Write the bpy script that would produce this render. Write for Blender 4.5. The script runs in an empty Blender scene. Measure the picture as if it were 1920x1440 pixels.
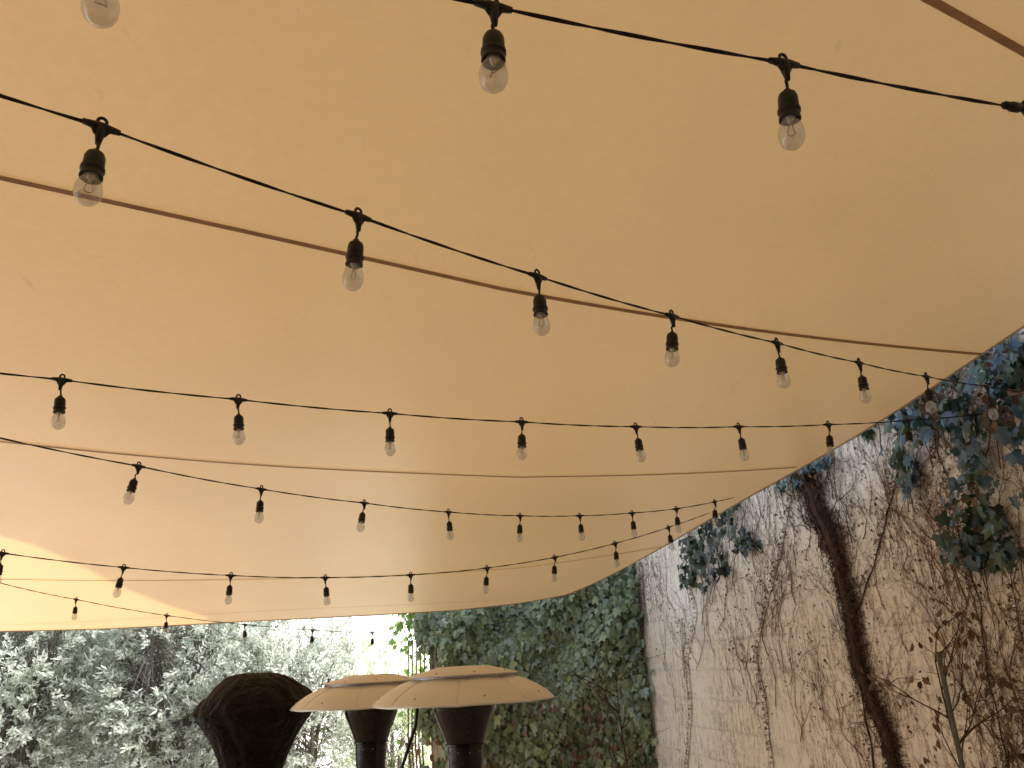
import bpy, math, random
import numpy as np
from mathutils import Vector, Matrix, noise as mnoise
random.seed(7); rng = np.random.default_rng(11)
scene = bpy.context.scene
COL = scene.collection
R = math.radians
# ------------------------------------------------------------------ camera frame
PITCH, ROLL, F = R(19.2), R(3.1), 1500.0
CAM = Vector((0, 0, 2.0))
fw = Vector((0, math.cos(PITCH), math.sin(PITCH)))
u0 = Vector((0, -math.sin(PITCH), math.cos(PITCH))); r0 = Vector((1, 0, 0))
rc = r0 * math.cos(ROLL) - u0 * math.sin(ROLL)
uc = r0 * math.sin(ROLL) + u0 * math.cos(ROLL)
def ray(px, py): return fw + rc * ((px - 960) / F) - uc * ((py - 720) / F)
def at(px, py, t): return CAM + ray(px, py) * t
cd = bpy.data.cameras.new('camera'); cam = bpy.data.objects.new('camera', cd); COL.objects.link(cam)
cd.sensor_width = 36; cd.lens = 36 * F / 1920; cd.clip_start = 0.05; cd.clip_end = 2000
m = Matrix.Identity(4)
for i in range(3):
    m[i][0] = rc[i]; m[i][1] = uc[i]; m[i][2] = -fw[i]; m[i][3] = CAM[i]
cam.matrix_world = m
scene.camera = cam
# ------------------------------------------------------------------ materials
def mat(name):
    M = bpy.data.materials.new(name); M.use_nodes = True
    nt = M.node_tree; nt.nodes.clear()
    out = nt.nodes.new('ShaderNodeOutputMaterial')
    return M, nt, out
def N(nt, t, **kw):
    n = nt.nodes.new(t)
    for k, v in kw.items(): setattr(n, k, v)
    return n
def coord(nt, scale=(1, 1, 1), kind='Object'):
    tc = N(nt, 'ShaderNodeTexCoord'); mp = N(nt, 'ShaderNodeMapping'); mp.inputs['Scale'].default_value = scale
    nt.links.new(tc.outputs[kind], mp.inputs['Vector']); return mp.outputs['Vector']
def noise(nt, vec, scale, detail=4, rough=.5):
    n = N(nt, 'ShaderNodeTexNoise'); n.inputs['Scale'].default_value = scale
    n.inputs['Detail'].default_value = detail; n.inputs['Roughness'].default_value = rough
    nt.links.new(vec, n.inputs['Vector']); return n.outputs['Fac']
def ramp(nt, fac, stops):
    r = N(nt, 'ShaderNodeValToRGB'); e = r.color_ramp.elements
    e[0].position, e[0].color = stops[0][0], (*stops[0][1], 1)
    e[1].position, e[1].color = stops[1][0], (*stops[1][1], 1)
    for p, c in stops[2:]:
        x = e.new(p); x.color = (*c, 1)
    nt.links.new(fac, r.inputs['Fac']); return r.outputs['Color']
def g(v): return (v, v, v)
def mixrgb(nt, fac, a, b, mode='MIX'):
    n = N(nt, 'ShaderNodeMixRGB', blend_type=mode)
    for s, v in ((n.inputs[0], fac), (n.inputs[1], a), (n.inputs[2], b)):
        if isinstance(v, bpy.types.NodeSocket): nt.links.new(v, s)
        elif isinstance(v, tuple): s.default_value = (*v, 1)
        else: s.default_value = v
    return n.outputs[0]
def bump(nt, h, strength, dist=.01):
    b = N(nt, 'ShaderNodeBump'); b.inputs['Strength'].default_value = strength; b.inputs['Distance'].default_value = dist
    nt.links.new(h, b.inputs['Height']); return b.outputs['Normal']
def principled(nt, out, color, rough=.6, metal=0, spec=.5, normal=None):
    p = N(nt, 'ShaderNodeBsdfPrincipled')
    if isinstance(color, tuple): p.inputs['Base Color'].default_value = (*color, 1)
    else: nt.links.new(color, p.inputs['Base Color'])
    p.inputs['Roughness'].default_value = rough; p.inputs['Metallic'].default_value = metal
    p.inputs['Specular IOR Level'].default_value = spec
    if normal: nt.links.new(normal, p.inputs['Normal'])
    if out: nt.links.new(p.outputs[0], out.inputs[0])
    return p
def simple(name, c1, c2, scale=8, rough=.6, metal=0, spec=.5, bs=.2, bd=.004, stretch=(1, 1, 1)):
    M, nt, out = mat(name); v = coord(nt, stretch); f = noise(nt, v, scale, 6, .6)
    col = ramp(nt, f, [(.3, c1), (.7, c2)])
    principled(nt, out, col, rough, metal, spec, bump(nt, noise(nt, v, scale * 4, 4), bs, bd)); return M
def cloth(name, tcol, dcol, fac):
    M, nt, out = mat(name); v = coord(nt)
    big = noise(nt, v, .45, 5, .55); fine = noise(nt, v, 26, 6, .7); spot = noise(nt, v, 9, 3, .8)
    vs = coord(nt, (6, 1.2, 1)); scuff = noise(nt, vs, 3.3, 8, .75)
    mul = mixrgb(nt, 1, ramp(nt, big, [(.3, g(.89)), (.7, g(1.0))]), ramp(nt, fine, [(.3, g(.94)), (.7, g(1.0))]), 'MULTIPLY')
    mul = mixrgb(nt, 1, mul, ramp(nt, scuff, [(.28, g(.82)), (.37, g(1.0))]), 'MULTIPLY')
    mul = mixrgb(nt, 1, mul, ramp(nt, spot, [(.20, g(.76)), (.25, g(1.0))]), 'MULTIPLY')
    nm = bump(nt, fine, .12, .003)
    tr = N(nt, 'ShaderNodeBsdfTranslucent'); df = N(nt, 'ShaderNodeBsdfDiffuse'); gl = N(nt, 'ShaderNodeBsdfGlossy')
    nt.links.new(mixrgb(nt, 1, mul, tcol, 'MULTIPLY'), tr.inputs['Color'])
    nt.links.new(mixrgb(nt, 1, mul, dcol, 'MULTIPLY'), df.inputs['Color'])
    gl.inputs['Roughness'].default_value = .34; gl.inputs['Color'].default_value = (1, 1, 1, 1)
    for n_ in (tr, df, gl): nt.links.new(nm, n_.inputs['Normal'])
    mx = N(nt, 'ShaderNodeMixShader'); mx.inputs[0].default_value = fac
    nt.links.new(tr.outputs[0], mx.inputs[1]); nt.links.new(df.outputs[0], mx.inputs[2])
    lw = N(nt, 'ShaderNodeLayerWeight'); lw.inputs['Blend'].default_value = .40
    m2 = N(nt, 'ShaderNodeMixShader'); nt.links.new(lw.outputs['Fresnel'], m2.inputs[0])
    nt.links.new(mx.outputs[0], m2.inputs[1]); nt.links.new(gl.outputs[0], m2.inputs[2])
    nt.links.new(m2.outputs[0], out.inputs[0]); return M
def leafmat(name, cols, rough=.4, trans=.25, spec=.5, tmul=(1.3, 1.6, .6)):
    M, nt, out = mat(name)
    ge = N(nt, 'ShaderNodeNewGeometry')
    n = len(cols); stops = [(i / (n - 1) if n > 1 else 0, c) for i, c in enumerate(cols)]
    col = ramp(nt, ge.outputs['Random Per Island'], [stops[0], stops[-1]] + stops[1:-1])
    f = noise(nt, coord(nt), 30, 3)
    col = mixrgb(nt, 1, col, ramp(nt, f, [(.3, g(.8)), (.7, g(1.1))]), 'MULTIPLY')
    p = principled(nt, None, col, rough, 0, spec)
    tr = N(nt, 'ShaderNodeBsdfTranslucent'); nt.links.new(mixrgb(nt, 1, col, tmul, 'MULTIPLY'), tr.inputs['Color'])
    mx = N(nt, 'ShaderNodeMixShader'); mx.inputs[0].default_value = trans
    nt.links.new(p.outputs[0], mx.inputs[1]); nt.links.new(tr.outputs[0], mx.inputs[2])
    nt.links.new(mx.outputs[0], out.inputs[0]); return M

M_fab = cloth('canopy_fabric', (.96, .535, .185), (.77, .76, .73), .41)
M_seam = simple('seam_tape', (.33, .18, .09), (.42, .25, .13), 20, .8)
M_seam2 = simple('seam_tape_pale', (.48, .35, .23), (.56, .42, .28), 20, .8)
M_hem = simple('canopy_hem', (.30, .24, .17), (.40, .32, .23), 20, .8)
M_rub = simple('black_rubber', (.006, .006, .0055), (.014, .013, .012), 40, .45, 0, .35)
M_cord = simple('black_cord', (.006, .0055, .005), (.014, .012, .010), 60, .55, 0, .3)
M_fil = simple('filament_metal', (.30, .28, .25), (.45, .43, .40), 50, .35, .8)
M_blackm = simple('heater_black_metal', (.004, .0036, .0033), (.008, .007, .0065), 12, .14, 0, .35)
M_bronze = simple('heater_bronze', (.004, .0035, .003), (.009, .0075, .006), 14, .12, 0, .35)
M_refl = simple('reflector_aluminium', (.60, .585, .55), (.70, .685, .65), 3, .34, .25, .5, .08)
M_rivet = simple('rivet_metal', (.18, .15, .12), (.28, .24, .19), 30, .4, .7)
M_cover = simple('cover_vinyl', (.003, .0026, .0024), (.010, .0075, .0065), 7, .62, 0, .16, 1.0, .03)
M_bark = simple('vine_bark', (.045, .027, .019), (.125, .078, .055), 25, .95, 0, .1, .9, .02)
M_twig = simple('vine_twig', (.12, .068, .046), (.26, .165, .115), 20, .95, 0, .1)
M_sbark = simple('shrub_bark', (.12, .11, .09), (.22, .20, .17), 15, .9, 0, .2, .6, .02)
M_stake = simple('stake_wood', (.09, .095, .08), (.15, .15, .13), 20, .8)
M_ground = simple('ground_paving', (.52, .48, .42), (.62, .58, .52), 2, .9, 0, .3, .3)
M_house = simple('house_render', (.76, .75, .72), (.82, .81, .79), 3, .9, 0, .2, .3)
M_brown = simple('shade_building_brown', (.10, .08, .06), (.16, .13, .10), 5, .9, 0, .2, .5, .02)  # for the added rear building, dark so it bounces little light
M_tile = simple('roof_tile', (.30, .16, .11), (.40, .22, .15), 6, .9, 0, .2, .6, .02)
M_dglass = simple('window_glass', (.03, .035, .04), (.05, .055, .06), 4, .1, 0, .6, .0)
M_ivy = leafmat('ivy_leaves', [(.07, .11, .05), (.18, .25, .11), (.14, .20, .13), (.32, .40, .19), (.20, .27, .22)], .32, .18, 1.0)
M_ivyd = leafmat('ivy_leaves_dark', [(.012, .024, .014), (.028, .050, .026), (.020, .038, .028), (.05, .08, .045)], .38, .10, .5)
M_ivyb = leafmat('ivy_leaves_bluish', [(.018, .040, .018), (.045, .085, .036), (.045, .095, .13), (.075, .145, .215), (.07, .13, .05)], .34, .15, .7)
M_dead = leafmat('dead_leaves', [(.10, .060, .038), (.19, .125, .08), (.30, .21, .15), (.07, .045, .03)], .7, .2, .2, (1.2, 1.0, .75))
M_shr = leafmat('shrub_leaves', [(.42, .46, .40), (.68, .72, .66), (.84, .86, .82), (.26, .31, .25)], .26, .45, 1.0, (1.06, 1.1, 1.0))
M_shr2 = leafmat('shrub_leaves_pale', [(.55, .60, .48), (.72, .76, .64), (.62, .69, .50)], .3, .5, .8, (1.1, 1.2, .9))
M_shrb = leafmat('shrub_leaves_shade', [(.16, .19, .15), (.30, .34, .28), (.44, .48, .41)], .4, .3, .6, (1.2, 1.3, .9))  # darker copy of the leaf colours, standing in for shade inside the shrubs

# glass
M_glass, nt, out = mat('bulb_glass')
tp = N(nt, 'ShaderNodeBsdfTransparent'); tp.inputs['Color'].default_value = (.87, .88, .89, 1)
gl = N(nt, 'ShaderNodeBsdfGlossy'); gl.inputs['Roughness'].default_value = .05
df = N(nt, 'ShaderNodeBsdfDiffuse'); df.inputs['Color'].default_value = (.76, .80, .84, 1)
hz = N(nt, 'ShaderNodeMixShader'); nt.links.new(ramp(nt, noise(nt, coord(nt), 60, 3), [(.35, g(.08)), (.7, g(.24))]), hz.inputs[0])
nt.links.new(tp.outputs[0], hz.inputs[1]); nt.links.new(df.outputs[0], hz.inputs[2])
lw = N(nt, 'ShaderNodeLayerWeight'); lw.inputs['Blend'].default_value = .3
mr = ramp(nt, lw.outputs['Facing'], [(0, g(.06)), (.55, g(.18)), (1, g(.9))])
mx = N(nt, 'ShaderNodeMixShader'); nt.links.new(mr, mx.inputs[0])
nt.links.new(hz.outputs[0], mx.inputs[1]); nt.links.new(gl.outputs[0], mx.inputs[2]); nt.links.new(mx.outputs[0], out.inputs[0])

# perforated burner screen
M_perf, nt, out = mat('perforated_screen')
tc = N(nt, 'ShaderNodeTexCoord'); vo = N(nt, 'ShaderNodeTexVoronoi'); vo.inputs['Scale'].default_value = 85; vo.inputs['Randomness'].default_value = .1
nt.links.new(tc.outputs['Object'], vo.inputs['Vector'])
col = ramp(nt, vo.outputs['Distance'], [(.28, g(.001)), (.36, (.012, .010, .009))])
principled(nt, out, col, .18, 0, .35)

# wall
def wallmat(name, sx):
    M, nt, out = mat(name)
    tc = N(nt, 'ShaderNodeTexCoord'); sp = N(nt, 'ShaderNodeSeparateXYZ'); nt.links.new(tc.outputs['Object'], sp.inputs[0])
    cb = N(nt, 'ShaderNodeCombineXYZ'); nt.links.new(sp.outputs[sx], cb.inputs[0]); nt.links.new(sp.outputs[2], cb.inputs[1])
    v = cb.outputs[0]
    def mp(s, off=0):
        q = N(nt, 'ShaderNodeMapping'); q.inputs['Scale'].default_value = s; q.inputs['Location'].default_value = (off, off, 0); nt.links.new(v, q.inputs['Vector']); return q.outputs[0]
    base = ramp(nt, noise(nt, mp((1, 1, 1)), 1.3, 6, .6), [(.3, (.88, .80, .64)), (.7, (.96, .91, .80))])
    base = mixrgb(nt, ramp(nt, noise(nt, mp((1, 1.6, 1)), 1.9, 9, .6), [(.585, g(0)), (.6, g(.7))]), base, (.68, .63, .56))
    mask = ramp(nt, noise(nt, mp((1, .4, 1)), 1.2, 5, .55), [(.38, g(.12)), (.58, g(1))])
    sk = ramp(nt, noise(nt, mp((9, 1.2, 1)), 3.2, 9, .72), [(.46, g(0)), (.56, g(1))])
    spk = ramp(nt, noise(nt, mp((1, .6, 1)), 34, 8, .8), [(.44, g(0)), (.54, g(1))])
    f = mixrgb(nt, 1, mixrgb(nt, 1, sk, spk, 'MULTIPLY'), mask, 'MULTIPLY')
    base = mixrgb(nt, mixrgb(nt, 1, f, g(.85), 'MULTIPLY'), base, (.30, .18, .12))
    sk2 = ramp(nt, noise(nt, mp((16, 2.6, 1), 7), 2.6, 8, .75), [(.56, g(0)), (.61, g(1))])
    spk2 = ramp(nt, noise(nt, mp((1, .8, 1), 3), 70, 5, .75), [(.46, g(0)), (.54, g(.95))])
    base = mixrgb(nt, mixrgb(nt, 1, spk2, sk2, 'MULTIPLY'), base, (.21, .125, .08))
    base = mixrgb(nt, mixrgb(nt, 1, ramp(nt, noise(nt, mp((1, 1, 1), 5), 4.5, 7, .7), [(.5, g(0)), (.75, g(.35))]), mask, 'MULTIPLY'), base, (.58, .44, .33))
    wv = N(nt, 'ShaderNodeTexWave', wave_type='BANDS', bands_direction='Y', wave_profile='SAW'); wv.inputs['Scale'].default_value = 1.2
    wv.inputs['Distortion'].default_value = .30; wv.inputs['Detail'].default_value = 4; wv.inputs['Detail Scale'].default_value = 2.5
    nt.links.new(v, wv.inputs['Vector'])
    brk = ramp(nt, noise(nt, mp((1, 3, 1), 9), 2.2, 4, .6), [(.40, g(0)), (.60, g(1))])
    line = mixrgb(nt, brk, g(1.0), ramp(nt, wv.outputs['Fac'], [(.0, g(.74)), (.12, g(1.0))]))
    base = mixrgb(nt, 1, base, line, 'MULTIPLY')
    h = mixrgb(nt, .12, noise(nt, mp((1, 1, 1)), 14, 9, .7), wv.outputs['Fac'])
    principled(nt, out, base, .85, 0, .3, bump(nt, h, .7, .03)); return M
M_wall = wallmat('weathered_plaster', 1)
M_bwall = wallmat('garden_wall_plaster', 0)

# ------------------------------------------------------------------ mesh helpers
class MB:
    def __init__(s): s.v = []; s.f = []
    def tube(s, pts, rad, n=6, cap=True):
        pts = [Vector(p) for p in pts]; k = len(pts)
        if not hasattr(rad, '__len__'): rad = [rad] * k
        b = len(s.v); prev = None
        for i, p in enumerate(pts):
            d = (pts[min(i + 1, k - 1)] - pts[max(i - 1, 0)])
            if d.length < 1e-9: d = Vector((0, 0, 1))
            d.normalize()
            if prev is None:
                a = d.orthogonal().normalized()
            else:
                a = prev - d * prev.dot(d)
                a = a.normalized() if a.length > 1e-6 else d.orthogonal().normalized()
            prev = a; c = d.cross(a)
            for j in range(n):
                t = 2 * math.pi * j / n
                s.v.append(p + (a * math.cos(t) + c * math.sin(t)) * rad[i])
        for i in range(k - 1):
            for j in range(n):
                q = (j + 1) % n
                s.f.append((b + i * n + j, b + i * n + q, b + (i + 1) * n + q, b + (i + 1) * n + j))
        if cap:
            s.f.append(tuple(b + j for j in range(n))[::-1]); s.f.append(tuple(b + (k - 1) * n + j for j in range(n)))
        return s
    def lathe(s, prof, n=24, c=(0, 0, 0), fn=None):
        b = len(s.v); k = len(prof); c = Vector(c)
        for r, z in prof:
            for j in range(n):
                t = 2 * math.pi * j / n; rr = r
                if fn: rr, zz = fn(r, z, t)
                else: zz = z
                s.v.append(c + Vector((rr * math.cos(t), rr * math.sin(t), zz)))
        for i in range(k - 1):
            for j in range(n):
                q = (j + 1) % n
                s.f.append((b + i * n + j, b + (i + 1) * n + j, b + (i + 1) * n + q, b + i * n + q))
        return s
    def box(s, lo, hi):
        b = len(s.v)
        for x in (lo[0], hi[0]):
            for y in (lo[1], hi[1]):
                for z in (lo[2], hi[2]): s.v.append(Vector((x, y, z)))
        s.f += [tuple(b + i for i in q) for q in ((0, 1, 3, 2), (4, 6, 7, 5), (0, 4, 5, 1), (2, 3, 7, 6), (0, 2, 6, 4), (1, 5, 7, 3))]
        return s
    def build(s, name, M, parent=None, smooth=True, base=None, sharp=None):
        base = Vector(base) if base is not None else (parent_base(parent) if parent else Vector((0, 0, 0)))
        me = bpy.data.meshes.new(name); me.from_pydata([tuple(Vector(p) - base) for p in s.v], [], s.f)
        o = link(name, me, M, parent, smooth)
        if sharp: me.set_sharp_from_angle(angle=R(sharp))
        return o
BASES = {}
def parent_base(o): return BASES.get(o.name, Vector((0, 0, 0)))
def link(name, me, M, parent, smooth):
    me.materials.append(M)
    if smooth: me.polygons.foreach_set('use_smooth', [True] * len(me.polygons))
    o = bpy.data.objects.new(name, me); COL.objects.link(o)
    if parent: o.parent = parent; BASES[o.name] = parent_base(parent)
    return o
def tag(o, label=None, cat=None, group=None, kind=None):
    if label: o['label'] = label
    if cat: o['category'] = cat
    if group: o['group'] = group
    if kind: o['kind'] = kind
    return o
def thing(name, loc, label, cat, group=None):
    o = bpy.data.objects.new(name, None); COL.objects.link(o); o.location = loc; o.empty_display_size = .1
    BASES[o.name] = Vector(loc); return tag(o, label, cat, group)

IVY = np.array([(0, 0, 0), (.30, -.14, 0), (.52, .10, 0), (.33, .28, 0), (.46, .60, 0), (.19, .62, 0), (0, 1.02, 0), (-.19, .62, 0), (-.46, .60, 0), (-.33, .28, 0), (-.52, .10, 0), (-.30, -.14, 0), (0, .36, 0)])
IVY[:, 2] = -.35 * np.abs(IVY[:, 0]); IVY[6, 2] = -.12
IVYF = [(12, i, (i + 1) % 12) for i in range(12)]
LON = np.array([(0, 0, 0), (.13, .33, .05), (.12, .68, .04), (0, 1, -.08), (-.12, .68, .04), (-.13, .33, .05)])
LONF = [(0, 1, 2, 3), (0, 3, 4, 5)]
OVA = np.array([(0, 0, 0), (.28, .3, .1), (.26, .7, .08), (0, 1, -.2), (-.26, .7, .02), (-.28, .3, .14)])
def norm(a): return a / np.maximum(np.linalg.norm(a, axis=1, keepdims=True), 1e-9)
def leaves(name, C, A, Nn, S, shape, faces, M, parent, smooth=False):
    C = np.asarray(C, float); A = norm(np.asarray(A, float)); Nn = np.asarray(Nn, float)
    Nn = norm(Nn - A * np.sum(A * Nn, 1, keepdims=True)); B = np.cross(A, Nn); S = np.asarray(S, float)[:, None, None]
    V = C[:, None, :] + S * (shape[None, :, 0:1] * B[:, None, :] + shape[None, :, 1:2] * A[:, None, :] + shape[None, :, 2:3] * Nn[:, None, :])
    k = shape.shape[0]; V = V.reshape(-1, 3) - np.array(parent_base(parent))
    Fc = [tuple(i * k + j for j in f) for i in range(len(C)) for f in faces]
    me = bpy.data.meshes.new(name); me.from_pydata(V.tolist(), [], Fc)
    return link(name, me, M, parent, smooth)

# ------------------------------------------------------------------ setting
gm = MB(); gm.v = [Vector(p) for p in ((-400, -400, 0), (400, -400, 0), (400, 400, 0), (-400, 400, 0))]; gm.f = [(0, 1, 2, 3)]
tag(gm.build('ground', M_ground, smooth=False), kind='structure')

WX, WK = 3.41, -.207            # wall line  x = WX + WK*y
wn = Vector((-1, WK, 0)).normalized()
def W(s, z, off=0): return Vector((WX + WK * s, s, z)) + wn * off
def wallpt(px, py, off=0):
    v = ray(px, py); A = Vector((WX, 0, 2)) + wn * off
    return CAM + v * ((A - CAM).dot(wn) / v.dot(wn))
WALLEND = 10.0
t = thing('building_wall', W(2, 0), 'tall weathered white plaster building wall overgrown with dried vines on the right', 'wall')
b = MB(); dep = Vector((3, -.36, 0))
tops = [(-8, 13), (3.5, 13), (3.95, 11.4), (4.5, 10.25), (5.0, 9.85), (5.6, 9.62), (6.5, 9.3), (7.2, 8.95), (7.9, 8.5), (WALLEND, 8.1)]  # unseen roofline shaped so its shadow leaves only the canopy's far left sunlit
nT = len(tops)
for s_, h_ in tops:
    for o_ in (Vector((0, 0, 0)), dep):
        b.v.append(W(s_, 0) + o_); b.v.append(W(s_, h_) + o_)
for i in range(nT - 1):
    a, c = 4 * i, 4 * (i + 1)
    b.f += [(a, a + 1, c + 1, c), (a + 1, a + 3, c + 3, c + 1), (a + 3, a + 2, c + 2, c + 3)]
b.f += [(0, 2, 3, 1), (4 * (nT - 1), 4 * (nT - 1) + 1, 4 * (nT - 1) + 3, 4 * (nT - 1) + 2)]
b.build('wall_body', M_wall, t, False, base=W(2, 0))
MB().tube([W(s_, h_ + .05, .02) for s_, h_ in tops], .09, 4).build('coping', M_bwall, t, False)
# unseen building added behind the viewer to keep skylight off the near canopy
t = thing('rear_shade_building', (-3, -7, 0), 'unseen dark brown building added behind the viewer to shade the near canopy', 'building')
MB().box((-12, -11, 0), (4.6, -5.0, 9.5)).build('wall', M_brown, t, False)
MB().box((-12.3, -11.3, 9.503), (4.9, -4.7, 9.7)).build('roof', M_tile, t, False)
for x_ in (-7.5, -4.5, -1.5):
    w_ = MB().box((x_, -4.997, .9), (x_ + 1.6, -4.93, 2.5)).build('window', M_house, t, False)
    MB().box((x_ + .08, -4.928, .98), (x_ + 1.52, -4.92, 2.42)).build('pane', M_dglass, w_, False)
E = W(WALLEND, 0)
b = MB(); b.box((-1.15, 10.02, 0), (E.x - .01, 10.22, 3.15))
t = thing('garden_wall', (0, 10.1, 0), 'low garden wall hidden behind the thick curtain of green ivy', 'wall'); b.build('wall_body', M_bwall, t, False)
b = MB(); b.box((-1.19, 9.99, 3.153), (E.x - .01, 10.25, 3.21)); b.build('coping', M_bwall, t, False)
# pale house added in place of white sky, to make the gap bright
hb_ = Vector((-5.6, 16.2, 0)); hd = Vector((.6, .8, 0)); hn = Vector((.8, -.6, 0))
t = thing('house', hb_, 'white house wall added in place of sky to brighten the gap beside the ivy', 'house')
def hbox(u0_, u1_, d0, d1, z0, z1):
    m_ = MB(); m_.box((0, 0, 0), (1, 1, 1))
    m_.v = [hb_ + hd * (u0_ + (u1_ - u0_) * p.x) + hn * (d0 + (d1 - d0) * p.y) + Vector((0, 0, z0 + (z1 - z0) * p.z)) for p in m_.v]; return m_
hbox(0, 7.5, -5, 0, 0, 5.6).build('wall', M_house, t, False)
hbox(-.3, 7.8, -5.3, .3, 5.603, 5.75).build('roof', M_tile, t, False)

# ------------------------------------------------------------------ canopy
YK = [-5, -3, 0, 2, 4, 5.75, 7.5, 8.0, 8.8, 10]; HK = [1.75, 1.68, 1.5, 1.35, 1.17, 1.0, .77, .69, .57, .42]
def hs(x, y):
    xs = np.linspace(-.5, .5, 9); b = float(np.mean(np.interp(y + xs * 1.6, YK, HK)))
    return b + .05 * max(0, x) + .012 * math.sin(1.3 * x + .5 * y)
def hit(px, py):
    v = ray(px, py); lo, hi = .3, 16
    for t_ in np.linspace(.5, 16, 400):
        p = v * t_
        if p.z > hs(p.x, p.y): hi = t_; break
        lo = t_
    for _ in range(25):
        mid = (lo + hi) / 2; p = v * mid
        if p.z > hs(p.x, p.y): hi = mid
        else: lo = mid
    return CAM + v * hi
back_px = [(0, 1183), (200, 1178), (400, 1168), (560, 1160), (700, 1153), (850, 1144), (960, 1132), (1060, 1115), (1110, 1095), (1150, 1075), (1180, 1060)]
right_px = [(1180, 1060), (1260, 1015), (1340, 968), (1420, 922), (1500, 878), (1600, 820), (1700, 757), (1800, 690), (1860, 650), (1920, 610)]
bp = [hit(*p) for p in back_px]; rp = [hit(*p) for p in right_px]
bx_, by_ = [p.x for p in bp], [p.y for p in bp]
bx_ = [-7.5] + bx_; by_ = [by_[0] + .25] + by_
ry_, rx_ = [p.y for p in rp][::-1], [p.x for p in rp][::-1]
ry_ = [-5, .5] + ry_; rx_ = [rx_[0] - .15, rx_[0] + .02] + rx_
def yb(x): return float(np.interp(x, bx_, by_))
def xr(y): return float(np.interp(y, ry_, rx_))
NU, NV = 110, 110
b = MB()
for j in range(NV + 1):
    for i in range(NU + 1):
        u, v = i / NU, j / NV; y = -4.5 + 12 * v; x = 0
        for _ in range(12):
            x = -6.8 + (min(xr(y), 2.6) + 6.8) * u; y = -4.5 + (yb(x) + 4.5) * v
        b.v.append(Vector((x, y, 2 + hs(x, y))))
for j in range(NV):
    for i in range(NU):
        a = j * (NU + 1) + i; b.f.append((a, a + NU + 1, a + NU + 2, a + 1))
can = thing('canopy', (-2, 2, 0), 'large stretched tan fabric canopy with darker seams covering the patio', 'canopy')
b.build('fabric', M_fab, can)
edge = [b.v[(NV) * (NU + 1) + i] for i in range(NU + 1)] + [b.v[j * (NU + 1) + NU] for j in range(NV - 1, -1, -1)]
MB().tube([p - Vector((0, 0, .004)) for p in edge], .005, 6).build('edge_cable', M_hem, can)
def seam(pxs, w, M, ext=(1.5, 1.5)):
    P = [hit(*p) for p in pxs]
    P = [P[0] + (P[0] - P[1]).normalized() * ext[0]] + P + ([P[-1] + (P[-1] - P[-2]).normalized() * ext[1]] if ext[1] else [])
    Q = []
    for a_, c_ in zip(P[:-1], P[1:]):
        k = max(2, int((c_ - a_).length / .1))
        for i in range(k): Q.append(a_.lerp(c_, i / k))
    Q.append(P[-1])
    for _ in range(30):
        Q = [Q[0]] + [(Q[i - 1] + Q[i] * 2 + Q[i + 1]) / 4 for i in range(1, len(Q) - 1)] + [Q[-1]]
    mb = MB()
    for i, q in enumerate(Q):
        d = (Q[min(i + 1, len(Q) - 1)] - Q[max(i - 1, 0)]); d.z = 0; d.normalize(); n_ = Vector((-d.y, d.x, 0))
        for s_ in (-1, 1):
            p = q + n_ * w * s_; mb.v.append(Vector((p.x, p.y, 2 + hs(p.x, p.y) - .005)))
    mb.f = [(2 * i, 2 * i + 1, 2 * i + 3, 2 * i + 2) for i in range(len(Q) - 1)]
    return mb.build('seam', M, can)
seam([(0, 330), (300, 395), (600, 463), (900, 532), (1200, 588), (1500, 630), (1835, 662)], .012, M_seam, (4, .02))
seam([(0, 826), (300, 858), (600, 880), (850, 890), (1100, 892), (1300, 887), (1490, 875)], .012, M_seam2, (2, .02))
seam([(0, 1085), (400, 1087), (700, 1082), (950, 1066), (1110, 1046), (1235, 1025)], .010, M_seam2, (1, .02))
seam([(1600, -80), (1745, 0), (1840, 46), (1925, 96)], .011, M_seam, (2.5, .3))
seam([(30, 1170), (400, 1150), (700, 1136), (900, 1126)], .005, M_seam2, (.3, .1))

# ------------------------------------------------------------------ string lights
conn = MB()
conn.tube([(-.030, 0, 0), (-.016, 0, 0), (0, 0, -.001), (.016, 0, 0), (.030, 0, 0)], [.0050, .0068, .0092, .0068, .0050], 10)
conn.tube([(0, 0, -.002), (0, 0, -.014), (0, 0, -.026), (0, 0, -.036)], [.0105, .0085, .006, .0045], 10)
conn.tube([(.010 * math.cos(a) * .7, 0, .010 + .008 * math.sin(a)) for a in np.linspace(-1.0, math.pi + 1.0, 14)], .003, 6)
conn.tube([(-.016, 0, .002), (-.006, 0, -.016)], [.004, .004], 6); conn.tube([(.016, 0, .002), (.006, 0, -.016)], [.004, .004], 6)
sock = MB().lathe([(.0, -.054), (.006, -.054), (.008, -.059), (.014, -.062), (.0165, -.069), (.017, -.086), (.0163, -.088), (.0163, -.090), (.0192, -.092), (.0192, -.097), (.017, -.099), (.017, -.106), (.0183, -.108), (.0183, -.112), (.0155, -.112), (.0135, -.098), (0, -.098)], 20)
wire = MB().tube([(0, 0, -.034), (.0015, .001, -.041), (.001, -.001, -.049), (0, 0, -.058)], .0028, 8)
bulb = MB().lathe([(.0125, -.100), (.013, -.111), (.0155, -.117), (.0190, -.125), (.0214, -.134), (.0218, -.141), (.0207, -.150), (.0173, -.158), (.0112, -.1640), (.005, -.1667), (.0003, -.1673)], 24)
fil = MB(); fil.lathe([(.0001, -.100), (.0120, -.100), (.0120, -.107), (.006, -.111), (.003, -.120), (.0001, -.122)], 12)
for q in (-1, 1): fil.tube([(q * .002, 0, -.118), (q * .006, 0, -.133), (q * .007, 0, -.138)], .0008, 4)
fil.tube([(-.007, 0, -.138), (-.003, .004, -.140), (.003, .004, -.140), (.007, 0, -.138)], .0008, 4)
PROTO = {}
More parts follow.
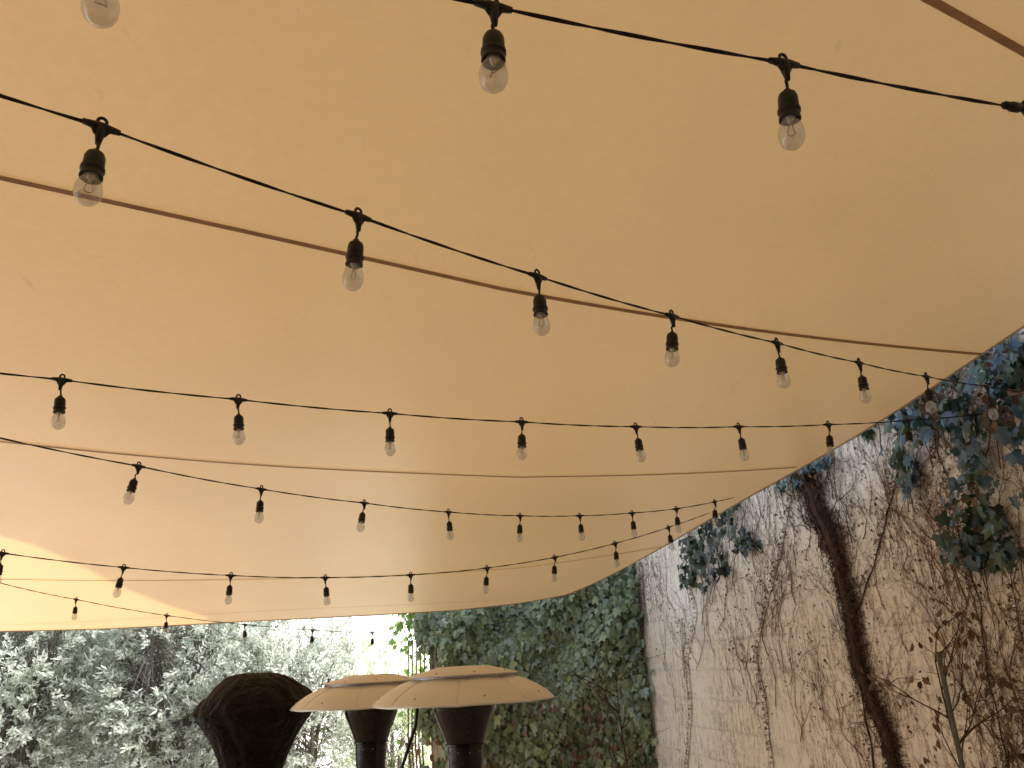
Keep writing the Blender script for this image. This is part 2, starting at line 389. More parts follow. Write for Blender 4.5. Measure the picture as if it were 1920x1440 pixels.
for nm, mb, M in (('connector', conn, M_rub), ('socket', sock, M_rub), ('pendant_wire', wire, M_cord), ('bulb', bulb, M_glass), ('filament', fil, M_fil)):
    me = bpy.data.meshes.new(nm); me.from_pydata([tuple(p) for p in mb.v], [], mb.f); me.materials.append(M)
    me.polygons.foreach_set('use_smooth', [True] * len(me.polygons)); PROTO[nm] = me
PROTO['socket'].set_sharp_from_angle(angle=R(40))
def child(nm, parent, loc=(0, 0, 0), rot=(0, 0, 0)):
    o = bpy.data.objects.new(nm, PROTO[nm]); COL.objects.link(o); o.parent = parent; o.location = loc; o.rotation_euler = rot; return o
def string(label, data, left, right):
    pts = [CAM + ray(a, c) * (h / ray(a, c).z) for a, c, h in data]
    L = left if isinstance(left, Vector) else CAM + ray(left[0], left[1]) * (left[2] / ray(left[0], left[1]).z)
    Rr = right if isinstance(right, Vector) else CAM + ray(right[0], right[1]) * (right[2] / ray(right[0], right[1]).z)
    root = thing('string_light', pts[0], label, 'string lights', 'string lights hung under the canopy')
    allp = [L] + pts + [Rr]; Q = []
    for a_, c_ in zip(allp[:-1], allp[1:]):
        sg = .008 * (c_ - a_).length
        for i in range(8):
            q = i / 8; Q.append(a_.lerp(c_, q) - Vector((0, 0, sg * 4 * q * (1 - q))))
    Q.append(Rr)
    mb = MB()
    for ph in (0, math.pi):
        T = []; acc = 0
        fine = []
        for i in range(len(Q) - 1):
            for k in range(3): fine.append(Q[i].lerp(Q[i + 1], k / 3))
        fine.append(Q[-1])
        for i, p in enumerate(fine):
            if i: acc += (p - fine[i - 1]).length
            a = acc * 22 + ph
            T.append(p + Vector((0, math.cos(a), math.sin(a))) * .0017)
        mb.tube(T, .0020, 5)
    mb.build('cord', M_cord, root)
    for i, p in enumerate(pts):
        d = allp[i + 2] - allp[i]; yaw = math.atan2(d.y, d.x); loc = p - pts[0]
        tilt = math.atan2(d.z, math.hypot(d.x, d.y))
        child('connector', root, loc, (0, -tilt, yaw))
        rx, ry = random.gauss(0, .07), random.gauss(0, .08)
        s = child('socket', root, loc, (rx, ry, random.uniform(0, 6)))
        child('bulb', s); child('filament', s); child('pendant_wire', s)
    return root
s1 = string('nearest string of bulbs crossing the top of the canopy', [(205, -155, .93), (925, 12, .95), (1470, 118, .95), (1926, 205, .97)], (-700, -370, .95), (2500, 300, 1.05))
a_ = CAM + ray(1880, 196) * (.967 / ray(1880, 196).z); c_ = CAM + ray(1912, 203) * (.969 / ray(1912, 203).z)
MB().tube([a_, a_.lerp(c_, .15), a_.lerp(c_, .45), a_.lerp(c_, .5), a_.lerp(c_, .9), c_], [.005, .008, .008, .010, .010, .005], 10).build('plug', M_rub, s1)
string('second string from the top, slanting from upper left down to the ivy at right',
       [(190, 238, .90), (672, 405, .90), (1008, 518, .92), (1260, 592, .95), (1457, 643, .99), (1611, 680, 1.03), (1737, 706, 1.07), (1850, 724, 1.11)], (-600, -20, .95), wallpt(1960, 742))
string('third string of bulbs from the top, nearly level, between the two long seams',
       [(116, 712, .95), (447, 749, .94), (731, 775, .94), (978, 791, .95), (1192, 800, .98), (1385, 800, 1.01), (1553, 796, 1.05), (1702, 788, 1.09), (1826, 778, 1.12)], (-350, 655, 1.0), wallpt(1880, 772))
string('fourth string of bulbs from the top, dipping just below the pale middle seam',
       [(-40, 812, .90), (260, 874, .87), (490, 917, .86), (683, 943, .86), (841, 960, .87), (975, 967, .89), (1087, 967, .91), (1185, 962, .93), (1268, 954, .95), (1340, 941, .97)], (-400, 740, .95), wallpt(1440, 912))
string('fifth string from the top, sagging above the heaters and rising to the right',
       [(5, 1037, .68), (232, 1064, .62), (433, 1079, .57), (610, 1083, .55), (770, 1078, .56), (913, 1065, .60), (1040, 1045, .67), (1153, 1019, .76), (1253, 989, .86)], (-260, 1000, .75), wallpt(1425, 922))
string('lowest and farthest string of bulbs, against the bright patch and the trees',
       [(-30, 1085, .74), (143, 1124, .67), (313, 1154, .56), (460, 1171, .46), (586, 1181, .39), (698, 1186, .36), (880, 1176, .42)], (-250, 1040, .85), at(985, 1160, 9.45))

# ------------------------------------------------------------------ patio heaters
def dish_parts(root, z0, seg=16):
    b0 = parent_base(root)
    prof = [(.05, .085), (.22, .082), (.33, .045), (.392, .000), (.398, -.010), (.4045, -.010), (.4045, -.004), (.400, .001), (.372, .026), (.33, .053), (.28, .077), (.235, .094), (.05, .100)]
    def fn(r, z, t_):
        k = abs(math.sin(t_ * 4)) - .5; return r * (1 + .008 * k), z + (.003 * k if r > .2 else 0)
    rf = MB().lathe(prof, 96, b0 + Vector((0, 0, z0)), fn).build('reflector', M_refl, root, sharp=28)
    MB().lathe([(.225, .092), (.225, .101), (.247, .103), (.248, .107), (.238, .111), (.18, .125), (.128, .137), (.115, .141), (.0005, .143)], 48, b0 + Vector((0, 0, z0))).build('top_cap', M_refl, rf, sharp=22)
    for k in range(8):
        a = k * math.pi / 4 + .3
        for rr, zz in ((.375, .0245), (.215, .1165)):
            MB().lathe([(.0001, .0035), (.003, .003), (.005, .0), (.005, -.004)], 8, b0 + Vector((rr * math.cos(a), rr * math.sin(a), z0 + zz))).build('rivet', M_rivet, rf)
        a2 = k * math.pi / 4
        MB().tube([b0 + Vector((r_ * math.cos(a2), r_ * math.sin(a2), z0 + z_ - .0015)) for r_, z_ in ((.398, .001), (.372, .026), (.33, .053), (.28, .077), (.235, .094))], .0018, 5).build('panel_joint', M_refl, rf)
def heater(px, py, t_, label, rot=0):
    p = at(px, py, t_); z0 = p.z
    root = thing('patio_heater', (p.x, p.y, 0), label, 'patio heater', 'uncovered patio heaters')
    b0 = Vector((p.x, p.y, 0)); Z = lambda z: z0 + z
    dish_parts(root, z0)
    MB().lathe([(.0005, Z(.08)), (.06, Z(.08)), (.06, Z(.0)), (.140, Z(-.004)), (.143, Z(-.020)), (.136, Z(-.028)), (.0005, Z(-.028))], 32, b0).build('mounting_collar', M_blackm, root, sharp=30)
    MB().lathe([(.136, Z(-.026)), (.134, Z(-.045)), (.119, Z(-.085)), (.100, Z(-.13)), (.086, Z(-.17)), (.084, Z(-.175))], 40, b0).build('burner_screen', M_perf, root)
    hb = MB().lathe([(.083, Z(-.174)), (.087, Z(-.177)), (.087, Z(-.184)), (.079, Z(-.187)), (.073, Z(-.32)), (.068, Z(-.37)), (.05, Z(-.41)), (.03, Z(-.42))], 36, b0).build('burner_housing', M_bronze, root, sharp=30)
    for k in range(10):
        a = k * .628; q = b0 + Vector((.077 * math.cos(a), .077 * math.sin(a), Z(-.21)))
        MB().tube([q, q + Vector((math.cos(a), math.sin(a), 0)) * .003], .004, 8).build('screw_head', M_rivet, hb)
    mb = MB()
    mb.tube([b0 + Vector((0, 0, Z(-.41))), b0 + Vector((0, 0, .74))], .028, 16); mb.build('pole', M_bronze, root)
    MB().lathe([(.03, .80), (.17, .77), (.20, .74), (.205, .10), (.205, .08)], 32, b0).build('tank_housing', M_bronze, root)
    MB().lathe([(.205, .09), (.25, .075), (.255, .02), (.25, .003), (.0005, .003)], 32, b0).build('base', M_blackm, root)
    return root
heater(870, 1312, 3.57, 'nearer uncovered patio heater with pale metal reflector, right of the other')
heater(696, 1319, 4.15, 'farther uncovered patio heater partly hidden behind the nearer reflector')
p = at(478, 1330, 4.55); cz = p.z
cv = thing('heater_cover', (p.x, p.y, 0), 'near black vinyl cover draped over a patio heater, mushroom shaped', 'heater cover')
def fold(r, z, t_):
    zz = z - cz
    w = .018 * math.sin(5 * t_ + 1 + zz * 4) + .010 * math.sin(11 * t_ + zz * 9) + .008 * math.sin(19 * t_ - zz * 15)
    k = min(1, max(.15, r * 3)) * (1.5 if zz < -.06 else .6)
    c3 = mnoise.noise(Vector((math.cos(t_) * 2.2, math.sin(t_) * 2.2, zz * 7))) * .05 + mnoise.noise(Vector((math.cos(t_) * 6, math.sin(t_) * 6, zz * 16 + 4))) * .05
    return r * (1 + w * k + c3), z + (.007 * math.sin(4 * t_ + .6) + .004 * math.sin(9 * t_) + c3 * .3) * min(1, r * 3)
prof = [(.0005, .196), (.06, .194), (.115, .187), (.165, .166), (.215, .134), (.26, .094), (.298, .052), (.322, .015), (.328, -.006), (.322, -.026), (.298, -.060), (.266, -.10), (.238, -.15), (.212, -.20), (.190, -.25), (.170, -.31), (.155, -.38), (.14, -.55), (.145, -.8), (.19, -1.1), (.24, -1.5), (.25, -cz + .005)]
dense = []
for (r1, z1), (r2, z2) in zip(prof[:-1], prof[1:]):
    for k in range(4): dense.append((r1 + (r2 - r1) * k / 4, cz + z1 + (z2 - z1) * k / 4))
dense.append((prof[-1][0], cz + prof[-1][1]))
MB().lathe(dense, 120, (p.x, p.y, 0), fold).build('cover_shell', M_cover, cv)
mb = MB(); ring = []
for k in range(97):
    a = 2 * math.pi * k / 96; r_, z_ = fold(.326, cz - .012, a); ring.append((p.x + (r_ + .002) * math.cos(a), p.y + (r_ + .002) * math.sin(a), z_))
mb.tube(ring, .004, 5).build('hem_piping', M_cover, cv)
q1 = at(783, 1328, 4.5); q2 = at(768, 1395, 4.45); q3 = at(752, 1445, 4.4); g0 = Vector((q3.x - .05, q3.y - .05, 0))
MB().tube([q1 + Vector((-.02, 0, .02)), q1, q1.lerp(q2, .5) + Vector((.012, 0, 0)), q2, q3, g0], .009, 8).build('thin_pole', M_blackm)
o = bpy.data.objects['thin_pole']; tag(o, 'thin dark bent rod leaning between the two heater columns', 'rod')

# ------------------------------------------------------------------ dried vines on the wall
def strand(mb, s, z, ang, n, r, lv=0, tips=None, off=.008, wig=.30, hair=.5):
    pts = []; rad = []; a = ang; step = .045
    for i in range(n):
        o_ = off + .004 * math.sin(i * .7 + s * 9) + r
        pts.append(W(s, z, o_)); rad.append(max(.0008, r * (1 - i / n * .75)))
        if random.random() < hair:
            ha = random.uniform(0, 6.28); L = random.uniform(.010, .035); q = W(s, z, o_)
            mb.tube([q, W(s + math.sin(ha) * L, z + math.cos(ha) * L, .004)], [.0017, .0009], 3, False)
        a += random.gauss(0, wig); a *= .88
        s2 = s + math.sin(a) * step; z2 = z + math.cos(a) * step
        if s2 > WALLEND - .05 or z2 > 4.6: break
        s, z = s2, z2
        if lv < 3 and i > 1 and random.random() < (.24 if lv == 0 else .17):
            strand(mb, s, z, a + random.choice((-1, 1)) * random.uniform(.3, 1.1), int((n - i) * random.uniform(.35, .9)) + 3, rad[-1] * .65, lv + 1, tips, off, wig, hair)
    if len(pts) > 2: mb.tube(pts, rad, 4 if r < .012 else 7, False)
    if tips is not None and pts: tips.append((s, z))
def on_wall(px, py): q = wallpt(px, py); return q.y, q.z
def deadleaves(parent, spots, name='dead_leaves', M=None, size=(.014, .030), hang=.04):
    C, A, Nn, S = [], [], [], []
    for s, z, rad, n in spots:
        for _ in range(n):
            ds, dz = random.gauss(0, rad), random.gauss(0, rad)
            q = W(min(s + ds, WALLEND - .1), z + dz, random.uniform(.01, hang)); C.append(q)
            A.append((random.gauss(0, .7), random.gauss(0, .7), -1 + random.gauss(0, .7))); Nn.append(Vector(wn) + Vector((random.gauss(0, .6), random.gauss(0, .6), random.gauss(0, .6))))
            S.append(random.uniform(*size))
    return tag(leaves(name, C, A, Nn, S, OVA, LONF, M or M_dead, parent), kind='stuff')
def trunkvine(label, pxs, r0_, r1_, fans, leafn, up=.35, spread=.24, tuft=0):
    P = []
    for a_, c_ in pxs:
        s, z = on_wall(a_, c_); P.append((s, z))
    base = W(P[0][0], 0); root = thing('dried_vine', base, label, 'climbing plant', 'dried vines on the white wall')
    P = [(P[0][0] - (P[1][0] - P[0][0]) * .3, 0.0)] + P
    Q = []
    for (a_, b_), (c_, d_) in zip(P[:-1], P[1:]):
        k = max(2, int(math.hypot(c_ - a_, d_ - b_) / .05))
        for i in range(k): Q.append((a_ + (c_ - a_) * i / k, b_ + (d_ - b_) * i / k))
    Q.append(P[-1])
    for _ in range(3): Q = [Q[0]] + [((Q[i - 1][0] + 2 * Q[i][0] + Q[i + 1][0]) / 4, (Q[i - 1][1] + 2 * Q[i][1] + Q[i + 1][1]) / 4) for i in range(1, len(Q) - 1)] + [Q[-1]]
    Q = [(s + .010 * math.sin(i * .55 + s * 7) + .006 * math.sin(i * 1.3), z) for i, (s, z) in enumerate(Q)]
    mb = MB(); n = len(Q)
    big = r0_ > .03
    for k in range(6 if big else 1):
        ph = k * 1.15; am = r0_ * .5 if big else 0
        mb.tube([W(s + am * math.sin(i * (.07 + .015 * k) + ph), z, r0_ * .5 + am * .5 * math.cos(i * (.07 + .015 * k) + ph) + .004) for i, (s, z) in enumerate(Q)],
                [(r0_ + (r1_ - r0_) * i / n) * (.5 if am else 1) * (1 + .2 * math.sin(i * 1.3 + ph) + .1 * math.sin(i * 2.9 + ph)) for i in range(n)], 8, False)
    mb.build('trunk', M_bark, root)
    tips = []; mb = MB()
    for _ in range(fans):
        i = random.randint(int(n * up), n - 1); s, z = Q[i]; ds = random.gauss(0, spread if not big else .05)
        strand(mb, s + ds, z + random.uniform(-.3, .1), random.choice((-1, 1)) * random.uniform(.0, .9) if not big else random.choice((-1, 1)) * random.uniform(.1, 1.2), random.randint(8, 24), random.uniform(.0015, .0036), 0, tips)
    if big: mb.build('twigs', M_twig, root); mb = MB()
    for _ in range(tuft):       # broad dry mat of short stems at the top of the trunk
        i = random.randint(int(n * .66), n - 1); s, z = Q[i]
        strand(mb, s + random.gauss(0, .13), z, random.gauss(0, .8), random.randint(4, 12), random.uniform(.002, .0045), 1, tips, .02, .4, .95)
    for _ in range(int(n * (60 if big else 5))):
        i = random.randint(0, n - 1); s, z = Q[i]; a = random.choice((-1, 1)) * random.uniform(.3, 2.6)
        L = random.uniform(.03, .10) * (r0_ / .05 + .35) * (1 + 1.1 * i / n if big else 1); q = W(s + random.gauss(0, r0_ * .7), z, .035)
        e = W(s + math.sin(a) * L, z + math.cos(a) * L, .006); mb.tube([q, q.lerp(e, .5) + wn * .02, e], [.0024, .002, .0011], 3, False)
    mb.build('rootlets' if big else 'twigs', M_twig if not big else M_bark, root)
    sp = [(s, z, .10, leafn) for s, z in random.sample(tips, min(len(tips), 60))] if tips else []
    sp += [(Q[i][0], Q[i][1], .05, leafn) for i in range(n // 3, n, 3)]
    deadleaves(root, sp); return root
trunkvine('thickest dried vine trunk snaking diagonally up the white wall',
          [(1690, 1450), (1668, 1380), (1640, 1310), (1612, 1240), (1602, 1170), (1590, 1100), (1572, 1040), (1545, 970), (1520, 915), (1490, 850), (1450, 780)], .037, .028, 34, 5, .35, .05, 150)
trunkvine('dried vine right of the thick trunk, below the hanging ivy', [(1890, 1440), (1870, 1340), (1850, 1230), (1835, 1120), (1800, 1000), (1780, 900), (1740, 780), (1720, 700)], .004, .003, 46, 5, .3)
trunkvine('forked dried vine rising to the canopy edge right of the trunk', [(1600, 1180), (1640, 1060), (1665, 960), (1690, 880), (1690, 800), (1700, 740)], .007, .004, 38, 4, .3, .14)
trunkvine('dried vine with brown dead leaves just left of the thick trunk', [(1450, 1430), (1440, 1330), (1420, 1230), (1440, 1130), (1470, 1030), (1480, 950), (1500, 860)], .0025, .002, 58, 6, .4, .38)
trunkvine('thin dried vine climbing near the left end of the bare wall', [(1290, 1430), (1300, 1330), (1290, 1240), (1310, 1150), (1290, 1080), (1300, 1000)], .0022, .0016, 30, 3, .5, .45)
trunkvine('thin dried vine beside the dense ivy curtain at the wall corner', [(1200, 1430), (1205, 1330), (1200, 1240), (1210, 1150), (1205, 1080)], .004, .003, 22, 5, .3)
trunkvine('twiggy dried vine at the far right edge of the wall', [(1925, 1440), (1915, 1330), (1930, 1220), (1900, 1120), (1890, 1030)], .003, .002, 36, 6, .3)

# ------------------------------------------------------------------ ivy
def ivyleaves(parent, clusters, M, size, dens=1.0, hang=.16):
    C, A, Nn, S = [], [], [], []
    for px, py, rad in clusters:
        q = wallpt(px, py); d = (q - CAM).dot(fw); rm = rad * d / F
        for _ in range(int(dens * 300 * rm * rm / (size * size) * .012 + 10)):
            while True:
                a, c = random.uniform(-1, 1), random.uniform(-1, 1)
                if a * a + c * c < 1: break
            C.append(W(q.y + a * rm * 1.15, q.z + c * rm, random.uniform(.03, hang)))
            A.append((random.gauss(0, .45), random.gauss(0, .45), -1)); Nn.append(wn + Vector((random.gauss(0, .45), random.gauss(0, .45), .35 + random.gauss(0, .45)))); S.append(size * random.uniform(.5, 1.2))
    return leaves('foliage', C, A, Nn, S, IVY, IVYF, M, parent)
def ivystems(parent, clusters, k=2):
    mb = MB()
    for px, py, rad in clusters:
        s, z = on_wall(px, py)
        for _ in range(k):
            strand(mb, s + random.gauss(0, .06), z - random.uniform(.1, .3), random.gauss(0, .3), random.randint(8, 16), .004, 1, None, .03)
    mb.build('stems', M_twig, parent)
def ivy(label, clusters, M, size, dens, brown=None, hang=.16):
    q = wallpt(clusters[0][0], clusters[0][1]); root = thing('ivy', q, label, 'climbing plant')
    ivyleaves(root, clusters, M, size, dens, hang); ivystems(root, clusters)
    if brown:
        sp = []
        for px, py, rad, n in brown:
            s, z = on_wall(px, py); d = wallpt(px, py).y; sp.append((s, z, rad * d / F * .5, n))
        deadleaves(root, sp, 'dead_leaves', M_dead, (.035, .065), .2)
    return root
ivy('blue green ivy mass hanging at the top right beside the canopy edge',
    [(1708, 775, 30), (1740, 750, 24), (1790, 705, 32), (1850, 675, 48), (1905, 650, 46), (1745, 795, 30), (1790, 765, 28), (1820, 770, 34), (1835, 805, 48), (1895, 735, 30), (1712, 850, 28), (1714, 893, 26), (1845, 865, 30), (1850, 925, 58), (1825, 985, 42), (1870, 1000, 44), (1850, 1035, 38), (1808, 1030, 22), (1905, 1030, 24), (1900, 700, 34), (1640, 800, 12), (1915, 690, 34), (1960, 800, 60), (2000, 950, 70)], M_ivyb, .084, 1.25,
    [(1765, 725, 50, 60), (1785, 760, 40, 24), (1905, 765, 26, 26), (1840, 960, 60, 12), (1880, 700, 60, 10)])
ivy('small dark ivy clump hanging alone on the white wall left of the thick trunk',
    [(1335, 960, 26), (1365, 975, 34), (1400, 1010, 30), (1310, 1040, 36), (1330, 1070, 30), (1365, 1055, 32), (1340, 1010, 28), (1300, 1075, 22), (1385, 945, 20), (1420, 1015, 14)], M_ivyd, .085, 1.3, [(1380, 960, 50, 12)])
ivy('small sprig of ivy peeking out at the canopy edge above the thick trunk', [(1470, 895, 24), (1500, 884, 24), (1528, 872, 18), (1562, 864, 16)], M_ivyb, .078, 1.2, [(1540, 900, 40, 24)])

# dense ivy curtain on the garden wall
root = thing('ivy', (.1, 10, 0), 'dense green ivy curtain covering the low garden wall behind the heaters', 'climbing plant')
C, A, Nn, S = [], [], [], []
for _ in range(6400):
    x = random.uniform(-1.28, E.x - .04); z = random.uniform(.35, 3.4)
    if x < -1.0 and random.random() < .5 * (1 + math.sin(z * 7)): continue
    top = 2.85 + .38 * min(1, max(0, (x + 1.1) / .8))
    if z > top + .12 * math.sin(x * 6) + .06 * math.sin(x * 17): continue
    lump = .12 * math.sin(x * 3.1 + z * 2) + .08 * math.sin(x * 7 - z * 5) + .16
    if z < 1.35 and random.random() < .30: continue
    C.append((x, 9.99 - max(0, lump) * random.uniform(.55, 1.15) - .04, z)); A.append((random.gauss(0, .4), random.gauss(0, .3), -1))
    Nn.append((-.25 + random.gauss(0, .45), -1, .7 + random.gauss(0, .45))); S.append(random.uniform(.065, .14))
leaves('foliage', C, A, Nn, S, IVY, IVYF, M_ivy, root)
C2, A2, N2, S2 = [], [], [], []
for _ in range(700):
    s = WALLEND - abs(random.gauss(0, .12)) ; z = random.uniform(.35, 3.2)
    if s < 9.4: continue
    C2.append(W(s, z, random.uniform(.03, .12))); A2.append((random.gauss(0, .4), random.gauss(0, .4), -1)); N2.append(wn + Vector((random.gauss(0, .4), random.gauss(0, .4) - .3, .4))); S2.append(random.uniform(.055, .11))
leaves('corner_foliage', C2, A2, N2, S2, IVY, IVYF, M_ivy, root)
C, A, Nn, S = [], [], [], []
for _ in range(260):
    x = random.gauss(.1, .6); z = random.uniform(.4, 1.6)
    C.append((x, 9.9 - random.uniform(.02, .2), z)); A.append((random.gauss(0, .5), random.gauss(0, .4), -1)); Nn.append((random.gauss(0, .5), -1, random.gauss(0, .5))); S.append(random.uniform(.05, .10))
tag(leaves('dead_leaves', C, A, Nn, S, OVA, LONF, M_dead, root), kind='stuff')
mb = MB()
for _ in range(45):
    x = random.uniform(-1.1, E.x - .05); z = 0; pts = []; a = 0
    while z < 3.0:
        pts.append((x, 9.98 - .02 - .02 * math.sin(z * 5 + x), z)); a = (a + random.gauss(0, .2)) * .9; x = min(max(x + math.sin(a) * .08, -1.14), E.x - .05); z += .08
    mb.tube(pts, .008, 4, False)
mb.build('stems', M_twig, root)
root = thing('ivy', (-1.2, 10.1, 0), 'bright green ivy sprig spilling over the left end of the garden wall', 'climbing plant')
C, A, Nn, S = [], [], [], []
for _ in range(700):
    a = random.random(); x = -.95 - .8 * a * random.random(); z = 2.88 - .25 * a + random.gauss(0, .12) - (0 if random.random() < .6 else random.random() * 1.4)
    C.append((x + (0.15 * random.random()), 10.2 + random.gauss(0, .15), z)); A.append((random.gauss(-.3, .5), random.gauss(0, .5), -.6)); Nn.append((.5 + random.gauss(0, .5), -.7, .8)); S.append(random.uniform(.06, .11))
M_ivybr = leafmat('ivy_leaves_bright', [(.17, .27, .10), (.25, .38, .15), (.13, .20, .09)], .4, .5, .5)
leaves('foliage', C, A, Nn, S, IVY, IVYF, M_ivybr, root)
mb = MB()
for k in range(5): mb.tube([(-1.2 - .03 * k, 10.05, 0), (-1.25 - .04 * k, 10.0, 1.2), (-1.2 - .05 * k, 10.0, 2.3), (-1.25 - .09 * k, 10.0, 2.85)], [.012, .01, .007, .003], 5)
mb.build('stems', M_twig, root)

# ------------------------------------------------------------------ staked sapling and bare sapling
def sapling(name, base, top, label, levels, seed, leafn, lean=0, rad=.012):
    random.seed(seed); root = thing(name, base, label, 'sapling'); mb = MB(); tips = []
    def br(p, d, L, r, lv):
        pts = [p]; q = p.copy()
        for i in range(6):
            d = (d + Vector((random.gauss(0, .12), random.gauss(0, .12), random.gauss(0, .08) + .03))).normalized(); q = q + d * L / 6; pts.append(q.copy())
            if lv < levels and i > 0 and random.random() < .6:
                nd = (d + Vector((random.gauss(0, .8), random.gauss(0, .6), random.gauss(0, .4)))).normalized(); br(q.copy(), nd, L * random.uniform(.4, .65), r * .55, lv + 1)
        mb.tube(pts, [max(.0015, r * (1 - i * .12)) for i in range(7)], 5); tips.append(q.copy())
    tr = MB(); v = Vector(top) - Vector(base); pts = [Vector(base) + v * (i / 14) + Vector((.012 * math.sin(i * .9), .01 * math.cos(i * 1.3), 0)) for i in range(15)]
    tr.tube(pts, [rad * (1 - i * .05) for i in range(15)], 8); tr.build('trunk', M_bark, root)
    for i in range(8, 15):
        for _ in range(2):
            a = random.uniform(0, 6.28); br(pts[i].copy(), Vector((math.cos(a), .6 * math.sin(a), .7)).normalized(), random.uniform(.25, .45), rad * .4, 1)
    mb.build('branches', M_bark, root)
    if leafn:
        C, A, Nn, S = [], [], [], []
        for tp_ in tips:
            for _ in range(leafn):
                C.append(tp_ + Vector((random.gauss(0, .02), random.gauss(0, .02), random.gauss(0, .02)))); A.append((random.gauss(0, .5), random.gauss(0, .5), -1)); Nn.append((random.gauss(0, 1), random.gauss(0, 1), random.gauss(0, 1))); S.append(random.uniform(.03, .065))
        tag(leaves('dry_leaves', C, A, Nn, S, OVA, LONF, M_dead, root), kind='stuff')
    return root
a_ = at(1758, 1222, 4.1); stb = Vector((a_.x, a_.y, 0))
mb = MB().tube([stb, a_], .013, 8)
tag(mb.build('plant_stake', M_stake, base=stb), 'slim grey green stake holding up the dry sapling by the wall', 'stake'); bpy.data.objects['plant_stake'].location = stb
sapling('sapling', (stb.x + .10, stb.y + .10, 0), (a_.x + .02, a_.y + .08, a_.z - .05), 'bare sapling with curled brown leaves tied to a stake at the lower right', 2, 5, 2)
q = at(1165, 1300, 7.0)
sapling('sapling', (q.x, q.y, 0), (q.x - .03, q.y, q.z + .1), 'slender leafless grey sapling in front of the corner between ivy and bare wall', 2, 9, 0)

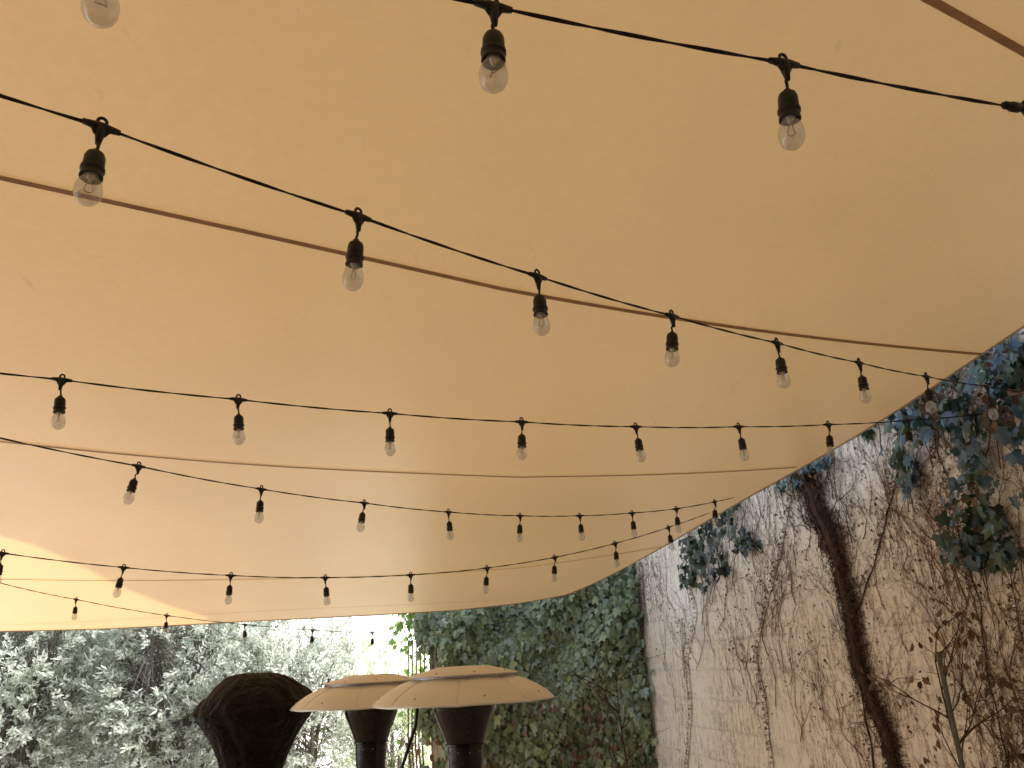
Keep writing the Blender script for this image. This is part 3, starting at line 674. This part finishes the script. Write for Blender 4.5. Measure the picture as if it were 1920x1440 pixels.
# ------------------------------------------------------------------ shrubs behind
def shrub(label, cx, cy, rx, ry, z0, z1, ncl, seed, M, gapf=.3, size=(.09, .15), kk=(16, 26)):
    r = np.random.default_rng(seed); random.seed(seed)
    root = thing('shrub', (cx, cy, 0), label, 'shrub', None)
    mid = (z0 + z1) / 2; hz_ = (z1 - z0) / 2
    cl = []
    while len(cl) < ncl:
        p = r.uniform(-1, 1, 3); d = np.linalg.norm(p)
        if d > 1: continue
        if d < .45 and r.random() < .6: continue
        nn = math.sin(p[0] * 5.3 + seed) * math.sin(p[2] * 6.1 + seed * 2) * math.sin(p[1] * 4.7 + seed)
        if nn > gapf and r.random() < .7: continue
        cl.append(p * (1 + .10 * math.sin(p[0] * 9 + seed)))
    cl = np.array(cl); pos = cl * np.array([rx, ry, hz_]) + np.array([cx, cy, mid])
    outd = norm(cl * np.array([1, 1, .8]) + r.normal(0, .35, cl.shape) + np.array([0, 0, .35]))
    C, A, Nn, S = [], [], [], []
    for p, d in zip(pos, outd):
        k = r.integers(*kk)
        for i in range(k):
            f = i / k; ax = d * (.35 + .9 * f) + r.normal(0, .62, 3)
            C.append(p + d * (f * .22 - .11) + r.normal(0, .02, 3)); A.append(ax); Nn.append(d * .5 + np.array([.75, -.4, .7]) + r.normal(0, .32, 3)); S.append(r.uniform(*size))
    leaves('foliage', C, A, Nn, S, LON * np.array([1.2, 1, 1]), LONF, M, root)
    mb = MB()
    nst = 6
    stems = []
    for k in range(nst):
        a = 6.28 * k / nst + .4; e = Vector((cx + math.cos(a) * rx * .5, cy + math.sin(a) * ry * .5, mid + hz_ * .3))
        b0 = Vector((cx + math.cos(a) * .15, cy + math.sin(a) * .15, 0)); md = b0.lerp(e, .5) + Vector((random.gauss(0, .1), random.gauss(0, .1), 0))
        P_ = [b0, b0.lerp(md, .5) + Vector((.03, 0, 0)), md, md.lerp(e, .5) + Vector((-.03, 0, 0)), e]; mb.tube(P_, [.045, .035, .03, .02, .010], 7); stems.append(P_)
    mb.build('trunk', M_sbark, root)
    mb = MB()
    for p in pos[::3]:
        P_ = stems[r.integers(0, nst)][r.integers(1, 5)]; p = Vector(p); mb.tube([P_, P_.lerp(p, .5) + Vector((0, 0, .06)), p], [.009, .006, .0025], 4, False)
    mb.build('branches', M_sbark, root)
    return root
shrub('large silvery green shrub at the far left edge', -7.4, 12.2, 1.6, 1.0, .1, 4.0, 1300, 1, M_shr, .25, (.055, .11))
shrub('tall silvery shrub left of the covered heater', -5.2, 12.4, 1.55, 1.0, .1, 3.9, 1300, 2, M_shr, .25, (.055, .11))
shrub('low silvery shrub directly behind the covered heater', -3.4, 12.1, 1.15, .8, .1, 2.9, 800, 3, M_shr, .25, (.05, .10))
shrub('pale sunlit shrub in the gap between the heater cover and the ivy', -2.05, 12.6, .95, .7, .1, 2.5, 360, 4, M_shr2, .2, (.05, .09))
shrub('tree-like back shrub, leaves coloured darker for the shaded gaps between the silvery shrubs', -7.8, 14.4, 3.1, .9, .2, 4.8, 900, 5, M_shrb, .5, (.12, .20), (12, 20))

# ------------------------------------------------------------------ light
el, az = R(50), math.atan2(1, -.12)
w = bpy.data.worlds.new('World'); scene.world = w; w.use_nodes = True
nt = w.node_tree; bg = nt.nodes['Background']; sky = nt.nodes.new('ShaderNodeTexSky'); sky.sky_type = 'NISHITA'; sky.sun_disc = False
sky.sun_elevation = el; sky.sun_rotation = az; sky.air_density = 1.0; sky.dust_density = 4; sky.ozone_density = .8
hsn = nt.nodes.new('ShaderNodeHueSaturation'); hsn.inputs['Saturation'].default_value = .5
nt.links.new(sky.outputs[0], hsn.inputs['Color']); nt.links.new(hsn.outputs[0], bg.inputs[0]); bg.inputs[1].default_value = .43
sd = bpy.data.lights.new('sun', 'SUN'); sd.energy = 5; sd.angle = R(.5); sd.color = (1, .97, .92)
so = bpy.data.objects.new('sun', sd); COL.objects.link(so)
d = Vector((math.cos(el) * math.sin(az), math.cos(el) * math.cos(az), math.sin(el)))
so.rotation_euler = d.to_track_quat('Z', 'Y').to_euler(); so.location = (10, 5, 20)
scene.view_settings.view_transform = 'Standard'; scene.view_settings.look = 'None'; scene.view_settings.exposure = 0
